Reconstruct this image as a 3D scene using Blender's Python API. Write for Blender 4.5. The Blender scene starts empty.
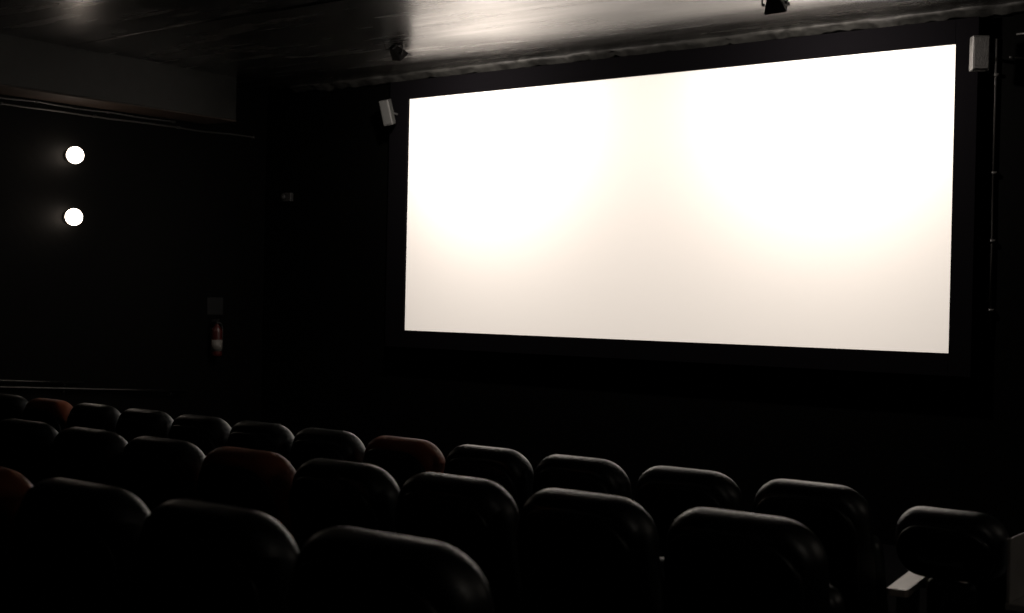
import bpy, bmesh, math, random
from mathutils import Matrix, Vector, Euler
PI = math.pi
random.seed(4)
S = bpy.context.scene
C = S.collection

# ---------------------------------------------------------------- camera, world, exposure
CAMZ = 1.9
cam = bpy.data.objects.new('camera', bpy.data.cameras.new('camera'))
C.objects.link(cam)
cam.data.sensor_width = 36.0
cam.data.lens = 36.0 * 1350.0 / 1024.0
cam.data.clip_start = 0.05
rot = (Matrix.Rotation(math.radians(38.1), 4, 'Z') @ Matrix.Rotation(math.radians(90 - .28), 4, 'X')
       @ Matrix.Rotation(math.radians(1.27), 4, 'Z'))
cam.matrix_world = Matrix.Translation((0, 0, CAMZ)) @ rot
cam.data.dof.use_dof = True
cam.data.dof.focus_distance = 10.5
cam.data.dof.aperture_fstop = 3.2
S.camera = cam
S.view_settings.view_transform = 'Standard'
S.view_settings.look = 'None'
S.view_settings.exposure = 0.0
S.view_settings.gamma = 1.0
S.view_settings.use_curve_mapping = False
w = bpy.data.worlds.new('world'); S.world = w; w.use_nodes = True
w.node_tree.nodes['Background'].inputs[0].default_value = (.8, .9, 1, 1)
w.node_tree.nodes['Background'].inputs[1].default_value = 0.0

FLOOD_W = 66.0
SCREEN_E = .42              # even glow added to the screen surface, standing in for projected light
FLOOD_COL = (1.0, .885, .80)
LAMP_E = 13.0
SCR_Y = 10.31                   # face of the projection screen
SX0, SX1, SZ0, SZ1 = -9.487, -3.773, 1.562, 3.953
WALL_Y = 10.42
WL, WR, WB = -11.8, 1.6, -2.6
CEIL = 4.22

# ---------------------------------------------------------------- materials
def mat(name, col, rough=.5, spec=.5, metal=0, bump=0, bscale=40, stretch=(1, 1, 1), var=0, rvar=0, emit=None, estr=0, coat=0):
    m = bpy.data.materials.new(name); m.use_nodes = True
    nt = m.node_tree; b = nt.nodes['Principled BSDF']
    b.inputs['Base Color'].default_value = (*col, 1)
    b.inputs['Roughness'].default_value = rough
    b.inputs['Specular IOR Level'].default_value = spec
    b.inputs['Metallic'].default_value = metal
    b.inputs['Coat Weight'].default_value = coat
    if emit:
        b.inputs['Emission Color'].default_value = (*emit, 1)
        b.inputs['Emission Strength'].default_value = estr
    if bump or var or rvar:
        tc = nt.nodes.new('ShaderNodeTexCoord'); mp = nt.nodes.new('ShaderNodeMapping')
        mp.inputs['Scale'].default_value = stretch
        nt.links.new(tc.outputs['Object'], mp.inputs[0])
        n = nt.nodes.new('ShaderNodeTexNoise'); n.inputs['Scale'].default_value = bscale; n.inputs['Detail'].default_value = 5
        nt.links.new(mp.outputs[0], n.inputs['Vector'])
        if bump:
            bp = nt.nodes.new('ShaderNodeBump'); bp.inputs['Strength'].default_value = bump; bp.inputs['Distance'].default_value = .02
            nt.links.new(n.outputs['Fac'], bp.inputs['Height']); nt.links.new(bp.outputs[0], b.inputs['Normal'])
        if var:
            r = nt.nodes.new('ShaderNodeValToRGB')
            r.color_ramp.elements[0].position = .3; r.color_ramp.elements[1].position = .7
            r.color_ramp.elements[0].color = tuple(c * (1 - var) for c in col) + (1,)
            r.color_ramp.elements[1].color = tuple(min(1, c * (1 + var)) for c in col) + (1,)
            nt.links.new(n.outputs['Fac'], r.inputs[0]); nt.links.new(r.outputs[0], b.inputs['Base Color'])
        if rvar:
            mr = nt.nodes.new('ShaderNodeMapRange')
            mr.inputs['From Min'].default_value = .3; mr.inputs['From Max'].default_value = .7
            mr.inputs['To Min'].default_value = rough - rvar; mr.inputs['To Max'].default_value = rough + rvar
            nt.links.new(n.outputs['Fac'], mr.inputs[0]); nt.links.new(mr.outputs[0], b.inputs['Roughness'])
    return m

M = dict(
    ceiling=mat('ceiling_paint', (.013, .0125, .0115), .25, 1.0, bump=.032, bscale=3.0, stretch=(.30, 2.2, 1), var=.35, rvar=.05),
    wall=mat('black_wall_paint', (.00045, .0005, .00045), .85, .03, bump=.15, bscale=30),
    sidewall=mat('side_wall_paint', (.0006, .00065, .0006), .60, .06, bump=.1, bscale=14),
    beam=mat('beam_paint', (.0095, .0108, .0098), .5, .2, bump=.06, bscale=8, var=.2),
    soffit=mat('added_soffit_lining', (.042, .030, .024), .6, .2, bump=.1, bscale=10, var=.2),
    plaster=mat('rough_plaster', (.018, .018, .0165), .6, .25, bump=.6, bscale=9, var=.6),
    floor=mat('dark_carpet', (.0022, .0022, .0024), .95, .02, bump=.4, bscale=120),
    screen=mat('white_screen_vinyl_added_glow', (.84, .82, .785), .9, .05, emit=(1.0, .905, .81), estr=SCREEN_E),  # emission gives the cloth an added even glow
    velvet=mat('black_velvet_masking', (.0018, .0016, .0021), .9, .03, bump=.1, bscale=60),
    leather=mat('black_leather', (.0035, .0038, .0038), .40, 1.0, bump=.04, bscale=90, rvar=.05),
    shell=mat('black_plastic_shell', (.006, .006, .007), .36, .5),
    orange=mat('rust_orange_leather', (.36, .105, .050), .48, .4, bump=.06, bscale=90),
    rest=mat('pale_armrest_wood', (.62, .57, .52), .30, .6),
    restdark=mat('dark_armrest_plastic', (.02, .02, .02), .4, .5),
    panel=mat('grey_side_panel', (.50, .51, .50), .55, .4, var=.15, bscale=6),
    metal=mat('black_steel', (.02, .02, .02), .4, .5, metal=.6),
    steel=mat('dull_steel_rail', (.05, .05, .048), .4, .5, metal=1),
    fixture=mat('fixture_black', (.008, .008, .008), .5, .4),
    glow=mat('lamp_glass_lit', (.9, .88, .82), .3, .5, emit=(1, .83, .69), estr=LAMP_E),
    pane=mat('flood_glass_lit', (.9, .88, .82), .3, .5, emit=FLOOD_COL, estr=14),
    greybox=mat('light_grey_plastic', (.075, .075, .072), .45, .5),
    grille=mat('speaker_grille', (.10, .10, .096), .6, .4, bump=.5, bscale=220),
    cable=mat('cable_sheath', (.04, .04, .038), .4, .5),
    dullbox=mat('dull_grey_plastic', (.032, .033, .032), .45, .5),
    dimgrey=mat('dim_grey_plastic', (.02, .02, .02), .5, .3),
    red=mat('extinguisher_red', (.035, .004, .003), .4, .4),
    label=mat('white_label', (.11, .105, .095), .5, .3),
    signboard=mat('dull_sign_plate', (.006, .0066, .007), .6, .2),
)

for k_ in ('leather', 'shell'):
    M[k_].node_tree.nodes['Principled BSDF'].inputs['Specular Tint'].default_value = (.86, .95, 1.0, 1)

M['ceiling'].node_tree.nodes['Principled BSDF'].inputs['IOR'].default_value = 1.6

# ---------------------------------------------------------------- helpers
def new_obj(name, bm, m, parent=None, smooth=False, loc=None, rotz=None):
    me = bpy.data.meshes.new(name)
    bmesh.ops.recalc_face_normals(bm, faces=bm.faces[:])
    bm.to_mesh(me); bm.free()
    me.materials.append(M[m])
    if smooth:
        for p in me.polygons: p.use_smooth = True
    o = bpy.data.objects.new(name, me); C.objects.link(o)
    if parent: o.parent = parent
    if loc: o.location = loc
    if rotz is not None: o.rotation_euler.z = rotz
    return o

def tag(o, label, cat, group=None):
    o['label'] = label; o['category'] = cat
    if group: o['group'] = group
    return o

def thing(name, label, cat, loc=(0, 0, 0), rz=0, group=None):
    o = bpy.data.objects.new(name, None); C.objects.link(o)
    o.location = loc; o.rotation_euler.z = rz; o.empty_display_size = .1
    return tag(o, label, cat, group)

def struct(o):
    o['kind'] = 'structure'; return o

def box(bm, x0, x1, y0, y1, z0, z1, mtx=None, bev=0):
    t = bmesh.new()
    r = bmesh.ops.create_cube(t, size=1)
    bmesh.ops.scale(t, vec=(x1 - x0, y1 - y0, z1 - z0), verts=t.verts)
    bmesh.ops.translate(t, vec=((x0 + x1) / 2, (y0 + y1) / 2, (z0 + z1) / 2), verts=t.verts)
    if bev: bmesh.ops.bevel(t, geom=t.edges[:], offset=bev, segments=3, affect='EDGES', profile=.5)
    if mtx: bmesh.ops.transform(t, matrix=mtx, verts=t.verts)
    me = bpy.data.meshes.new('t'); t.to_mesh(me); t.free(); bm.from_mesh(me); bpy.data.meshes.remove(me)
    return bm

def tube(bm, pts, r, seg=10, caps=True):
    pts = [Vector(p) for p in pts]; rings = []
    for i, p in enumerate(pts):
        d = (pts[min(i + 1, len(pts) - 1)] - pts[max(i - 1, 0)]).normalized()
        a = Vector((0, 0, 1)) if abs(d.z) < .9 else Vector((1, 0, 0))
        u = d.cross(a).normalized(); v = d.cross(u)
        rr = r[i] if isinstance(r, (list, tuple)) else r
        rings.append([bm.verts.new(p + rr * (math.cos(2 * PI * k / seg) * u + math.sin(2 * PI * k / seg) * v)) for k in range(seg)])
    for a, b in zip(rings, rings[1:]):
        for k in range(seg): bm.faces.new((a[k], a[(k + 1) % seg], b[(k + 1) % seg], b[k]))
    if caps: bm.faces.new(rings[0][::-1]); bm.faces.new(rings[-1])
    return bm

def lathe(bm, prof, seg=24, mtx=None):
    vs = []
    for r, z in prof:
        if r < 1e-5: vs.append([bm.verts.new((0, 0, z))])
        else: vs.append([bm.verts.new((r * math.cos(2 * PI * k / seg), r * math.sin(2 * PI * k / seg), z)) for k in range(seg)])
    allv = [v for q in vs for v in q]
    for a, b in zip(vs, vs[1:]):
        for k in range(seg):
            k2 = (k + 1) % seg
            if len(a) == 1 and len(b) == 1: continue
            if len(a) == 1: bm.faces.new((a[0], b[k], b[k2]))
            elif len(b) == 1: bm.faces.new((a[k], a[k2], b[0]))
            else: bm.faces.new((a[k], a[k2], b[k2], b[k]))
    if mtx: bmesh.ops.transform(bm, matrix=mtx, verts=allv)
    return bm

def slab(w_, h_, t_, rt, rb, er, lean=0.0, wrap=0.0, sag=0.0, puff=0.0, z0=0.0, y0=0.0, ez=None):
    """padded slab standing in XZ, thickness along Y, rounded corners and rounded edge;
    lean: pushes the top back (-Y); wrap: sides come forward; sag: top corners drop"""
    bm = bmesh.new()
    def outline(inset):
        pts = []
        W = w_ / 2 - inset; H0 = inset; H1 = h_ - inset
        a, b = max(rt - inset, .004), max(rb - inset, .004)
        def edge(p, q, n):
            return [(p[0] + (q[0] - p[0]) * k / n, p[1] + (q[1] - p[1]) * k / n) for k in range(n)]
        def arc(cx, cz, r, a0, n=8):
            return [(cx + r * math.cos(a0 + PI / 2 * k / n), cz + r * math.sin(a0 + PI / 2 * k / n)) for k in range(n)]
        pts += arc(W - b, H0 + b, b, -PI / 2)
        pts += edge((W, H0 + b), (W, H1 - a), 8)
        pts += arc(W - a, H1 - a, a, 0)
        pts += edge((W - a, H1), (-W + a, H1), 14)
        pts += arc(-W + a, H1 - a, a, PI / 2)
        pts += edge((-W, H1 - a), (-W, H0 + b), 8)
        pts += arc(-W + b, H0 + b, b, PI)
        pts += edge((-W + b, H0), (W - b, H0), 14)
        return pts
    rings = []
    specs = []
    n = 8
    ez = ez or er
    th = math.atan2(lean, h_); ct, st = math.cos(th), math.sin(th)
    specs.append((ez + .10, -t_ / 2 - puff)); specs.append((ez + .04, -t_ / 2 - puff * .5))
    for k in range(n + 1):
        a = PI / 2 * k / n
        specs.append((ez * (1 - math.sin(a)), -t_ / 2 + er * (1 - math.cos(a))))
    for k in range(n + 1):
        a = PI / 2 * (1 - k / n)
        specs.append((ez * (1 - math.sin(a)), t_ / 2 - er * (1 - math.cos(a))))
    specs.append((ez + .04, t_ / 2 + puff * .5)); specs.append((ez + .10, t_ / 2 + puff))
    def warp(x, y, z):
        q = x / (w_ / 2)
        zz = z - sag * abs(q) ** 2.5 * (z / h_)
        yy = y + wrap * q * q
        return (x, yy * ct - zz * st + y0, zz * ct + yy * st + z0)
    for ins, y in specs:
        rings.append([bm.verts.new(warp(x, y, z)) for x, z in outline(ins)])
    N = len(rings[0])
    for a, b in zip(rings, rings[1:]):
        for k in range(N): bm.faces.new((a[k], a[(k + 1) % N], b[(k + 1) % N], b[k]))
    for ring in (rings[0], rings[-1]):
        c = bm.verts.new(sum((v.co for v in ring), Vector()) / N)
        for k in range(N): bm.faces.new((ring[k], ring[(k + 1) % N], c))
    return bm

# ---------------------------------------------------------------- floodlights' own lamps are in their builder; room shell
T = .2
bm = bmesh.new(); box(bm, WL - T, WR + T, WALL_Y, WALL_Y + T, -.2, CEIL + .2); struct(new_obj('wall_front', bm, 'wall'))
bm = bmesh.new(); box(bm, WL - T, WL, WB - T, WALL_Y, -.2, CEIL + .2); struct(new_obj('wall_left', bm, 'sidewall'))
bm = bmesh.new(); box(bm, WR, WR + T, WB - T, WALL_Y, -.2, CEIL + .2); struct(new_obj('wall_right', bm, 'wall'))
bm = bmesh.new(); box(bm, WL, WR, WB - T, WB, -.2, CEIL + .2); struct(new_obj('wall_back', bm, 'wall'))

# stepped floor: one solid, a tread for each row
treads = [(WB, .42, .485), (.42, 1.98, .485), (1.98, 3.50, .370), (3.50, 5.18, .262), (5.18, 6.75, .145), (6.75, WALL_Y, 0.0)]
bm = bmesh.new()
prof = [(WB, -.2)]
for a, b, z in treads: prof += [(a, z), (b, z)]
prof.append((WALL_Y, -.2))
va = [bm.verts.new((WL, y, z)) for y, z in prof]; vb = [bm.verts.new((WR, y, z)) for y, z in prof]
for k in range(len(prof)):
    k2 = (k + 1) % len(prof); bm.faces.new((va[k], va[k2], vb[k2], vb[k]))
bm.faces.new(va[::-1]); bm.faces.new(vb)
struct(new_obj('floor', bm, 'floor'))

# ceiling with gentle unevenness
from mathutils import noise as mn
bm = bmesh.new()
nx, ny = 110, 110
grid = [[bm.verts.new((WL + (WR - WL) * i / nx, WB + (WALL_Y - WB) * j / ny,
                       CEIL + .010 * mn.noise(Vector((i * .10, j * .22, 3.3))))) for j in range(ny + 1)] for i in range(nx + 1)]
for i in range(nx):
    for j in range(ny): bm.faces.new((grid[i][j], grid[i][j + 1], grid[i + 1][j + 1], grid[i + 1][j]))
top = [bm.verts.new((x, y, CEIL + .25)) for x, y in ((WL, WB), (WR, WB), (WR, WALL_Y), (WL, WALL_Y))]
bm.faces.new(top)
struct(new_obj('ceiling', bm, 'ceiling', smooth=True))

# dropped beam along the left wall
bm = bmesh.new(); box(bm, WL, -11.3, WB, 9.55, 3.76, CEIL + .05, bev=.012); struct(new_obj('trim_1', bm, 'beam'))
bm = bmesh.new(); box(bm, WL, -11.3, WB, 9.55, 3.748, 3.7595); struct(new_obj('trim_4', bm, 'soffit'))  # paler lining added so the wall lamps' patch shows under the beam
# shallow plaster batten crossing the ceiling parallel to the screen
bm = bmesh.new(); box(bm, -11.3, -6.9, 7.45, 7.85, CEIL - .010, CEIL + .05, bev=.009); struct(new_obj('trim_2', bm, 'ceiling'))
# rough, uneven plaster joint where the ceiling meets the screen wall
bm = bmesh.new()
n = 260; ringp = None
for i in range(n + 1):
    x = -11.3 + (WR + 11.3) * i / n
    a = .05 * mn.noise(Vector((i * .14, 0, 0))) + .02 * mn.noise(Vector((i * .6, 5, 0)))
    b = .05 * mn.noise(Vector((i * .11, 9, 2))) + .03 * mn.noise(Vector((i * .5, 2, 7)))
    ring = [bm.verts.new(c) for c in ((x, WALL_Y, CEIL + .04), (x, WALL_Y - .13 - a, CEIL + .02), (x, WALL_Y - .14 - a, CEIL - .02 - b * .3),
                                      (x, WALL_Y - .10 - a, CEIL - .03 - b), (x, WALL_Y - .07, CEIL - .06 - b), (x, WALL_Y, CEIL - .07 - b))]
    if ringp:
        for k in range(6): bm.faces.new((ringp[k], ringp[(k + 1) % 6], ring[(k + 1) % 6], ring[k]))
    else: bm.faces.new(ring)
    ringp = ring
bm.faces.new(ringp[::-1])
struct(new_obj('trim_3', bm, 'plaster', smooth=True))

# ---------------------------------------------------------------- projection screen
scr = thing('projection_screen', 'large wide white projection screen with added glow on the front wall, in a black border', 'screen', ((SX0 + SX1) / 2, SCR_Y, SZ0))
def P(o):  # world-built part of a thing standing at its own place
    o.matrix_parent_inverse = Matrix.Translation(-Vector(o.parent.location)) if o.parent else Matrix()
    return o
bm = bmesh.new(); box(bm, SX0 - .01, SX1 + .01, SCR_Y, SCR_Y + .02, SZ0 - .01, SZ1 + .01); P(new_obj('screen_surface', bm, 'screen', scr))
bx0, bx1, bz0, bz1 = -9.74, -3.595, 1.385, 4.14
f0, f1 = SCR_Y - .03, WALL_Y - .002
for (a, b, c, d) in ((bx0, SX0, bz0, bz1), (SX1, bx1, bz0, bz1), (SX0, SX1, bz0, SZ0), (SX0, SX1, SZ1, bz1)):
    bm = bmesh.new(); box(bm, a, b, f0, f1, c, d, bev=.004)
    P(new_obj('masking_border', bm, 'velvet', scr))

# ---------------------------------------------------------------- floodlights on the ceiling, aimed at the screen
def floodlight(x, y, aimx, label, tilt, roll=0):
    zc = CEIL - .085
    t = thing('floodlight', label, 'floodlight', (x, y, CEIL), 0, 'ceiling floodlights washing the screen')
    aim = Vector((aimx, SCR_Y, 3.05)) - Vector((x, y, zc))
    q = aim.to_track_quat('Y', 'Z').to_matrix().to_4x4()
    m = Matrix.Translation((0, 0, zc - CEIL)) @ q @ Matrix.Rotation(roll, 4, 'Y')
    bm = bmesh.new()                     # tapered housing, wide at the glass
    m = m @ Matrix.Scale(.85, 4)
    fr = [(-.10, .05, -.065), (.10, .05, -.065), (.10, .05, .065), (-.10, .05, .065)]
    bk = [(-.055, -.075, -.035), (.055, -.075, -.035), (.055, -.075, .04), (-.055, -.075, .04)]
    A = [bm.verts.new(p) for p in fr]; B = [bm.verts.new(p) for p in bk]
    bm.faces.new(B[::-1])
    for k in range(4): bm.faces.new((A[k], B[k], B[(k + 1) % 4], A[(k + 1) % 4]))
    bmesh.ops.bevel(bm, geom=bm.edges[:], offset=.006, segments=2, affect='EDGES')
    for k in range(5): box(bm, -.05 + .022 * k, -.044 + .022 * k, -.095, -.06, -.03, .035)   # cooling fins
    bmesh.ops.transform(bm, matrix=m, verts=bm.verts)
    new_obj('housing', bm, 'fixture', t)
    bm = bmesh.new(); box(bm, -.082, .082, .030, .034, -.05, .05, m); new_obj('front_glass', bm, 'pane', t)
    bm = bmesh.new(); box(bm, -.11, .11, .05, .085, .066, .072, m); new_obj('visor', bm, 'fixture', t)
    bm = bmesh.new()
    h = m @ Vector((-.112, -.01, 0)); g = m @ Vector((.112, -.01, 0))
    top1, top2 = Vector((h.x, h.y, -.012)), Vector((g.x, g.y, -.012))
    tube(bm, [h, top1], .007, 8); tube(bm, [g, top2], .007, 8); tube(bm, [top1, top2], .007, 8)
    tube(bm, [m @ Vector((-.112, -.01, 0)), m @ Vector((-.09, -.01, 0))], .012, 8); tube(bm, [m @ Vector((.09, -.01, 0)), m @ Vector((.112, -.01, 0))], .012, 8)
    mid = (top1 + top2) / 2
    tube(bm, [mid, Vector((mid.x, mid.y, .01))], .028, 12)
    new_obj('yoke', bm, 'fixture', t)
    bm = bmesh.new()
    b0 = m @ Vector((0, -.085, 0))
    tube(bm, [b0, b0 + Vector((-.03, -.06, -.03)), b0 + Vector((-.05, -.07, .03)), Vector((b0.x - .04, b0.y - .1, 0))], .005, 8)
    new_obj('power_cord', bm, 'fixture', t, smooth=True)
    ld = bpy.data.lights.new('flood_lamp', 'AREA'); ld.shape = 'RECTANGLE'; ld.size = .17; ld.size_y = .10
    ld.energy = FLOOD_W; ld.color = FLOOD_COL
    lo = bpy.data.objects.new('flood_lamp', ld); C.objects.link(lo); lo.parent = t
    lo.matrix_local = m @ Matrix.Translation((0, .09, 0)) @ Matrix.Rotation(PI / 2, 4, 'X')
    return t
floodlight(-8.50, 9.06, -8.3, 'small black floodlight on the ceiling above the left corner of the screen', 0, .25)
floodlight(-4.69, 9.06, -4.9, 'small black floodlight on the ceiling above the right half of the screen', 0, -.1)

# ---------------------------------------------------------------- round wall lamps
def wall_lamp(z, label, right=0):
    t = thing('wall_lamp', label, 'wall lamp', (WL, 7.845, z), 0, 'round lamps on the left wall')
    if right: t.location = (WR, right, z); t.rotation_euler.z = PI; t['group'] = 'added round lamps on the unseen right wall'
    mx = Matrix.Rotation(PI / 2, 4, 'Y')
    bm = lathe(bmesh.new(), [(0, 0), (.062, 0), (.062, .018), (.05, .026), (.045, .04), (0, .04)], 28, mx); new_obj('base', bm, 'fixture', t, True)
    prof = [(.083 * math.sin(a), .105 - .083 * math.cos(a)) for a in [PI * k / 18 for k in range(19)]]
    bm = lathe(bmesh.new(), prof, 32, mx); new_obj('glass_globe', bm, 'glow', t, True)
wall_lamp(3.239, 'upper of the two glowing round lamps on the dark left wall')
wall_lamp(2.626, 'lower of the two glowing round lamps on the dark left wall')
wall_lamp(3.239, 'upper of two added lamps on the unseen right wall near the screen', 7.845)  # right-wall lamps are out of view, added to light the seats' right shoulders
wall_lamp(2.626, 'lower of two added lamps on the unseen right wall near the screen', 7.845)
wall_lamp(3.239, 'upper of two added lamps on the unseen right wall beside the seat rows', 3.4)  # second added pair, also out of view, for the same shoulders
wall_lamp(2.626, 'lower of two added lamps on the unseen right wall beside the seat rows', 3.4)

# ---------------------------------------------------------------- loudspeakers
def speaker(x, cx, z, off, yaw, tilt, roll, hw, dep, m_cab, label, bar=False):
    t = thing('loudspeaker', label, 'loudspeaker', (x - cx, WALL_Y, z), 0, 'small loudspeakers beside the screen')
    m = Matrix.Translation((cx, -off, 0)) @ Matrix.Rotation(yaw, 4, 'Z') @ Matrix.Rotation(roll, 4, 'Y') @ Matrix.Rotation(tilt, 4, 'X')
    bm = bmesh.new(); box(bm, -hw, hw, -.06, dep, -.13, .13, m, .009); new_obj('cabinet', bm, m_cab, t)
    bm = bmesh.new(); box(bm, -hw + .01, hw - .01, -.068, -.0605, -.118, .118, m, .003); new_obj('grille', bm, 'dullbox' if bar else 'grille', t)
    bm = bmesh.new()
    tube(bm, [m @ Vector((0, dep, 0)), (cx, -.155, 0), (0, -.155, 0), (0, -.006, 0)] if bar else [m @ Vector((0, dep, 0)), (0, -.04, 0), (0, -.006, 0)], .012, 10)
    if bar: box(bm, -.022, .022, -.02, 0, -.05, .05)
    else: box(bm, -.03, .03, -.012, 0, -.05, .05)
    new_obj('wall_bracket', bm, 'dimgrey', t)
    return t
speaker(-9.62, .17, 3.80, .30, math.radians(24), math.radians(14), math.radians(-9), .052, .06, 'dullbox', 'small pale loudspeaker on a wall bracket left of the screen', True)
speaker(-3.545, 0, 3.832, .26, math.radians(32), math.radians(2), 0, .064, .05, 'greybox', 'small pale loudspeaker beside the top right corner of the screen')

# ---------------------------------------------------------------- wall box, conduit, cables
t = thing('emergency_light', 'tiny grey emergency light box high on the dark wall left of the screen', 'emergency light', (-11.38, WALL_Y, 3.0))
bm = bmesh.new(); box(bm, -.085, .055, -.05, 0, -.05, .05, None, .008); new_obj('housing', bm, 'dimgrey', t)
bm = lathe(bmesh.new(), [(0, 0), (.03, 0), (.034, .02), (.028, .032), (0, .036)], 18, Matrix.Translation((-.045, -.05, 0)) @ Matrix.Rotation(PI / 2, 4, 'X')); new_obj('lamp_lens', bm, 'dimgrey', t, True)

bm = bmesh.new(); y = WALL_Y - .022
tube(bm, [(-3.50, y, 3.98), (-3.50, y, 3.6), (-3.505, y, 2.9), (-3.50, y, 2.40), (-3.50, y, 1.75)], .014, 10)
for z in (3.7, 2.95, 2.43, 1.9): box(bm, -3.53, -3.47, WALL_Y - .04, WALL_Y, z - .012, z + .012)
tag(new_obj('conduit', bm, 'cable', None, True), 'thin vertical conduit on the wall right of the screen', 'conduit')

def sag_cable(a, b, n, sag, wob, seed):
    a, b = Vector(a), Vector(b); out = []
    for i in range(n * 10 + 1):
        u = i / (n * 10); f = (u * n) % 1
        p = a.lerp(b, u); p.z -= sag * 4 * f * (1 - f); p.z += wob * mn.noise(Vector((u * 9, seed, 0)))
        out.append(p)
    return out
for k, (y0, z0, y1, z1, lab) in enumerate((
        (5.0, 3.725, 9.1, 3.722, 'upper of two pale cables strung along the left wall below the beam'),
        (5.0, 3.650, 10.2, 3.675, 'lower of two pale cables strung along the left wall below the beam'))):
    bm = tube(bmesh.new(), sag_cable((WL + .03, y0, z0), (WL + .03, y1, z1), 5, .008, .012, k * 7), .009, 8)
    for j in range(6):
        yy = y0 + (y1 - y0) * j / 5
        box(bm, WL, WL + .04, yy - .008, yy + .008, z0 + (z1 - z0) * j / 5 - .014, z0 + (z1 - z0) * j / 5 + .014)
    tag(new_obj('cable', bm, 'cable', None, True), lab, 'cable', 'cables along the left wall')
bm = tube(bmesh.new(), sag_cable((-3.35, WALL_Y - .02, 4.00), (WR - .1, WALL_Y - .02, 4.02), 4, .01, .02, 3), .008, 8)
tag(new_obj('cable', bm, 'cable', None, True), 'thin cable running right from the loudspeaker near the ceiling, upper one', 'cable', 'cables right of the screen')
bm = tube(bmesh.new(), sag_cable((-3.40, WALL_Y - .02, 3.83), (WR - .1, WALL_Y - .02, 3.78), 4, .05, .02, 4), .008, 8)
tag(new_obj('cable', bm, 'cable', None, True), 'thin cable running right at loudspeaker height, lower one', 'cable', 'cables right of the screen')

# ---------------------------------------------------------------- handrail on the left wall
t = thing('handrail', 'thin twin metal handrail low on the left wall, behind the farthest seats', 'handrail', (WL, 7.2, .9))
def rl(y): return .96 - (y - 7.145) * .0577
bm = tube(bmesh.new(), [(.07, y - 7.2, rl(y) - .9) for y in (5.2, 6.4, 7.6, 8.6, 9.31)], .016, 12); new_obj('lower_rail', bm, 'steel', t, True)
bm = tube(bmesh.new(), [(.07, y - 7.2, rl(y) - .9 + .062) for y in (5.2, 6.4, 7.4, 8.02)], .012, 12); new_obj('upper_rail', bm, 'steel', t, True)
for y in (5.6, 6.7, 7.8, 9.1):
    bm = bmesh.new(); zz = rl(y) - .9
    tube(bm, [(0, y - 7.2, zz - .06), (.05, y - 7.2, zz - .06), (.07, y - 7.2, zz - .01)], .008, 8)
    if y < 8: tube(bm, [(.07, y - 7.2, zz), (.07, y - 7.2, zz + .06)], .006, 8)
    new_obj('rail_bracket', bm, 'metal', t, True)

# ---------------------------------------------------------------- fire extinguisher and its sign
t = thing('fire_extinguisher', 'small red fire extinguisher with a white label hanging on the dark left wall', 'fire extinguisher', (WL + .085, 9.69, 1.205))
lathe_p = [(0, 0), (.050, 0), (.058, .012), (.060, .03), (.060, .27), (.055, .30), (.035, .33), (.020, .345), (.018, .36), (0, .36)]
bm = lathe(bmesh.new(), lathe_p, 28); new_obj('cylinder', bm, 'red', t, True)
bm = lathe(bmesh.new(), [(.0606, .06), (.0612, .06), (.0612, .185), (.0606, .185)], 28)
bmesh.ops.delete(bm, geom=[v for v in bm.verts if v.co.x + v.co.y * -.3 < -.005], context='VERTS')
new_obj('label', bm, 'label', t, True)
bm = bmesh.new(); tube(bm, [(0, 0, .36), (0, 0, .385)], .016, 12)
box(bm, -.012, .012, -.075, .02, .385, .393); box(bm, -.010, .010, -.07, .02, .402, .409); box(bm, -.012, .012, .005, .022, .37, .41)
new_obj('valve_handle', bm, 'metal', t)
bm = bmesh.new(); tube(bm, [(0, .02, .375), (0, .06, .36), (0, .082, .30), (0, .078, .20), (0, .074, .12), (0, .072, .06)], [.008] * 4 + [.011, .014], 10)
new_obj('hose', bm, 'metal', t, True)
bm = bmesh.new(); box(bm, -.085, -.06, -.03, .03, .2, .32); new_obj('wall_hook', bm, 'metal', t)
bm = bmesh.new(); box(bm, WL, WL + .006, 9.615, 9.835, 1.665, 1.855, None, .002)
tag(new_obj('wall_sign', bm, 'signboard'), 'dim square sign plate above the fire extinguisher', 'sign')

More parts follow.
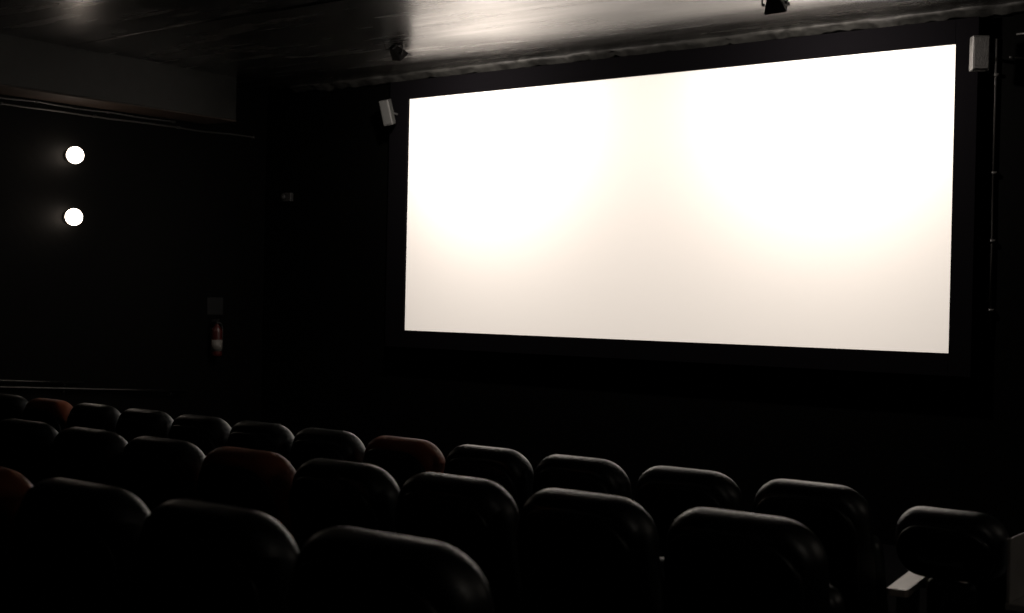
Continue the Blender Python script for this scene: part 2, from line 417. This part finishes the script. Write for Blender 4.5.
# ---------------------------------------------------------------- cinema seats
LEAN = .13
def taper(bm, k):
    for v in bm.verts: v.co.x *= 1 - k * max(0, (.86 - v.co.z)) / .5
    return bm
def make_seat(leather, wd=.545, short=False):
    root = bpy.data.objects.new('cinema_seat', None); C.objects.link(root); root.empty_display_size = .1
    # origin: floor, straight under the middle of the backrest's top; the seat faces +Y
    cut = .30 if short else 0; dz = .042 if short else 0                                     # the short back stops just above its armrests
    ln = LEAN * (1 - cut / .63); rt = .105 if short else .135; rb = .10 if short else .06; k = 0 if short else .05
    bm = slab(wd, .63 - cut - dz, .150, rt, rb, .070, ez=.045, lean=ln, wrap=.035, sag=.022, puff=.010, z0=.37 + cut, y0=ln + .02)
    new_obj('backrest', taper(bm, k), leather, root, True)
    bm = slab(wd - .05, .565 - cut - dz, .030, rt + .01, rb, .0145, lean=ln * .90, wrap=.035, sag=.022, puff=.004, z0=.375 + cut, y0=ln * .95 - .066)
    new_obj('back_shell', taper(bm, k), 'shell', root, True)
    if short:
        bm = slab(.20, .60, .05, .03, .03, .02, lean=.03, z0=.06, y0=.12); new_obj('back_support', bm, 'shell', root, True)
    bm = slab(wd - .09, .43, .12, .07, .07, .05, puff=.01)            # tipped-up seat cushion
    bmesh.ops.rotate(bm, cent=(0, 0, 0), matrix=Matrix.Rotation(math.radians(14), 3, 'X'), verts=bm.verts)
    bmesh.ops.translate(bm, vec=(0, .40, .33), verts=bm.verts)
    new_obj('seat_cushion', bm, leather, root, True)
    bm = bmesh.new(); h = wd / 2 - .002; tube(bm, [(-h, .32, .40), (h, .32, .40)], .018, 10); new_obj('pivot_bar', bm, 'metal', root, True)
    return root

def dark_arm(root, side, x=.2915):
    x *= side
    bm = bmesh.new(); box(bm, x - .018, x + .018, .12, .47, .585, .615, None, .010)
    new_obj('armrest', bm, 'restdark', root, True)
    bm = bmesh.new(); box(bm, x - .013, x + .013, .14, .43, .02, .584, None, .006); box(bm, x - .018, x + .018, .10, .45, 0, .02)
    new_obj('side_frame', bm, 'restdark', root)

def pale_arm(root, xa, xb, ya, yb, z, th, turn):
    """armrest board whose front end is cut round for a cup holder"""
    bm = bmesh.new(); xc = (xa + xb) / 2; r = (xb - xa) * .46
    pts = [(xa, ya + .012), (xa + .012, ya), (xb - .012, ya), (xb, ya + .012), (xb, yb)]
    pts += [(xc + r * math.cos(a), yb - r * math.sin(a)) for a in [PI * k / 12 for k in range(13)]]
    pts += [(xa, yb)]
    f = bm.faces.new([bm.verts.new((x, y, z - th)) for x, y in pts])
    e = bmesh.ops.extrude_face_region(bm, geom=[f])
    bmesh.ops.translate(bm, vec=(0, 0, th), verts=[g for g in e['geom'] if isinstance(g, bmesh.types.BMVert)])
    TM = Matrix.Translation((xc, ya, 0)) @ Matrix.Rotation(turn, 4, 'Z') @ Matrix.Translation((-xc, -ya, 0))
    bmesh.ops.transform(bm, matrix=TM, verts=bm.verts)
    o = new_obj('armrest', bm, 'rest', root); o['label'] = 'pale wooden armrest board with a round cut front end'
    md = o.modifiers.new('soft', 'BEVEL'); md.width = .004; md.segments = 2; md.limit_method = 'ANGLE'
    bm = lathe(bmesh.new(), [(r * .97, -.07), (r * .97, .001), (r * .97 - .005, .001), (r * .97 - .005, -.066), (0, -.066), (0, -.07), (r * .97, -.07)], 24, TM @ Matrix.Translation((xc, yb, z)))
    new_obj('cup_holder', bm, 'restdark', root, True)
    bm = bmesh.new(); box(bm, xc - .016, xc + .016, ya + .06, yb - .09, .02, z - th, None, .006); box(bm, xc - .025, xc + .025, ya + .04, yb - .08, 0, .02); bmesh.ops.transform(bm, matrix=TM, verts=bm.verts)
    new_obj('side_frame', bm, 'restdark', root)

def copy_tree(o, parent=None):
    c = o.copy(); C.objects.link(c); c.parent = parent
    for ch in [q for q in C.objects if q.parent == o]: copy_tree(ch, c)
    return c

protos = {}
def get_proto(kind):
    if kind in protos: return copy_tree(protos[kind])
    r = make_seat('orange' if kind == 'orange' else 'leather', .455 if kind == 'aisle_pale' else .545, kind == 'aisle_pale')
    if kind == 'aisle_pale':
        pale_arm(r, -.226, -.138, -.03, .44, .612, .03, math.radians(9.5))
        bm = bmesh.new(); box(bm, .244, .260, .02, .60, .615, .87, None, .005); o = new_obj('end_panel', bm, 'panel', r); o['label'] = 'grey upright end panel'
        bm = bmesh.new(); box(bm, .240, .330, .02, .56, .585, .614, None, .006); new_obj('armrest', bm, 'panel', r)
        bm = bmesh.new(); box(bm, .250, .290, .06, .52, 0, .584, None, .006); new_obj('side_frame', bm, 'restdark', r)
    else: dark_arm(r, -1)
    if kind == 'aisle': dark_arm(r, 1)
    protos[kind] = r
    return r

ordn = ['', 'second', 'third', 'fourth', 'fifth', 'sixth', 'seventh', 'eighth', 'ninth', 'tenth', 'eleventh', 'twelfth', 'thirteenth', 'fourteenth', 'fifteenth']
#       row: (backrest Y, first x, pitch, pitch growth, seats, name, tread height, lift)
rows = {1: (5.40, -1.985, .600, .0020, 14, 'farthest', .145),
        2: (3.72, -2.010, .585, .0020, 10, 'middle', .262),
        3: (2.20, -2.100, .580, .0, 5, 'nearest', .370)}
ORANGE = {(1, 5), (1, 11), (2, 4), (3, 3)}
SHIFT = {1: [0, -.02, -.05, -.07, -.075, -.09, -.10, -.095, -.085, -.075, -.065, -.045, -.04, -.04],
         2: [-.022, -.04, -.045, -.045, -.045, -.04, -.02, -.01, -.01, -.01],
         3: [-.028, -.05, -.04, -.01, -.01]}
for r, (Y, x0, p, g, n, rn, fl) in rows.items():
    xs = [x0 - p * k + g * k * k + SHIFT[r][k] for k in range(n)]
    pit = lambda k: min(abs(xs[k] - xs[j]) for j in (k - 1, k + 1) if 0 <= j < n)
    for k in range(n):
        kind = 'orange' if (r, k) in ORANGE else ('aisle_pale' if (r, k) == (1, 0) else 'black')
        o = get_proto(kind)
        jit = random.Random(r * 50 + k)
        o.location = (xs[k], Y, fl)
        if (r, k) == (1, 0): o.location = (-1.98, Y, fl - .015)
        else: o.scale.x = min(pit(k), .60) / .6; o.rotation_euler.z = math.radians(jit.uniform(-.6, .6))
        pos = 'at the right end of' if k == 0 else ordn[k] + ' from the right end of'
        col = 'rust-orange leather' if kind == 'orange' else 'black leather'
        if kind == 'aisle_pale': o['label'] = 'narrow black leather cinema seat beside a pale armrest, right end of farthest row'
        else: o['label'] = f'{col} cinema seat, {pos} the {rn} seat row'
        o['category'] = 'cinema seat'
        o['group'] = f'cinema seats of the {rn} row'
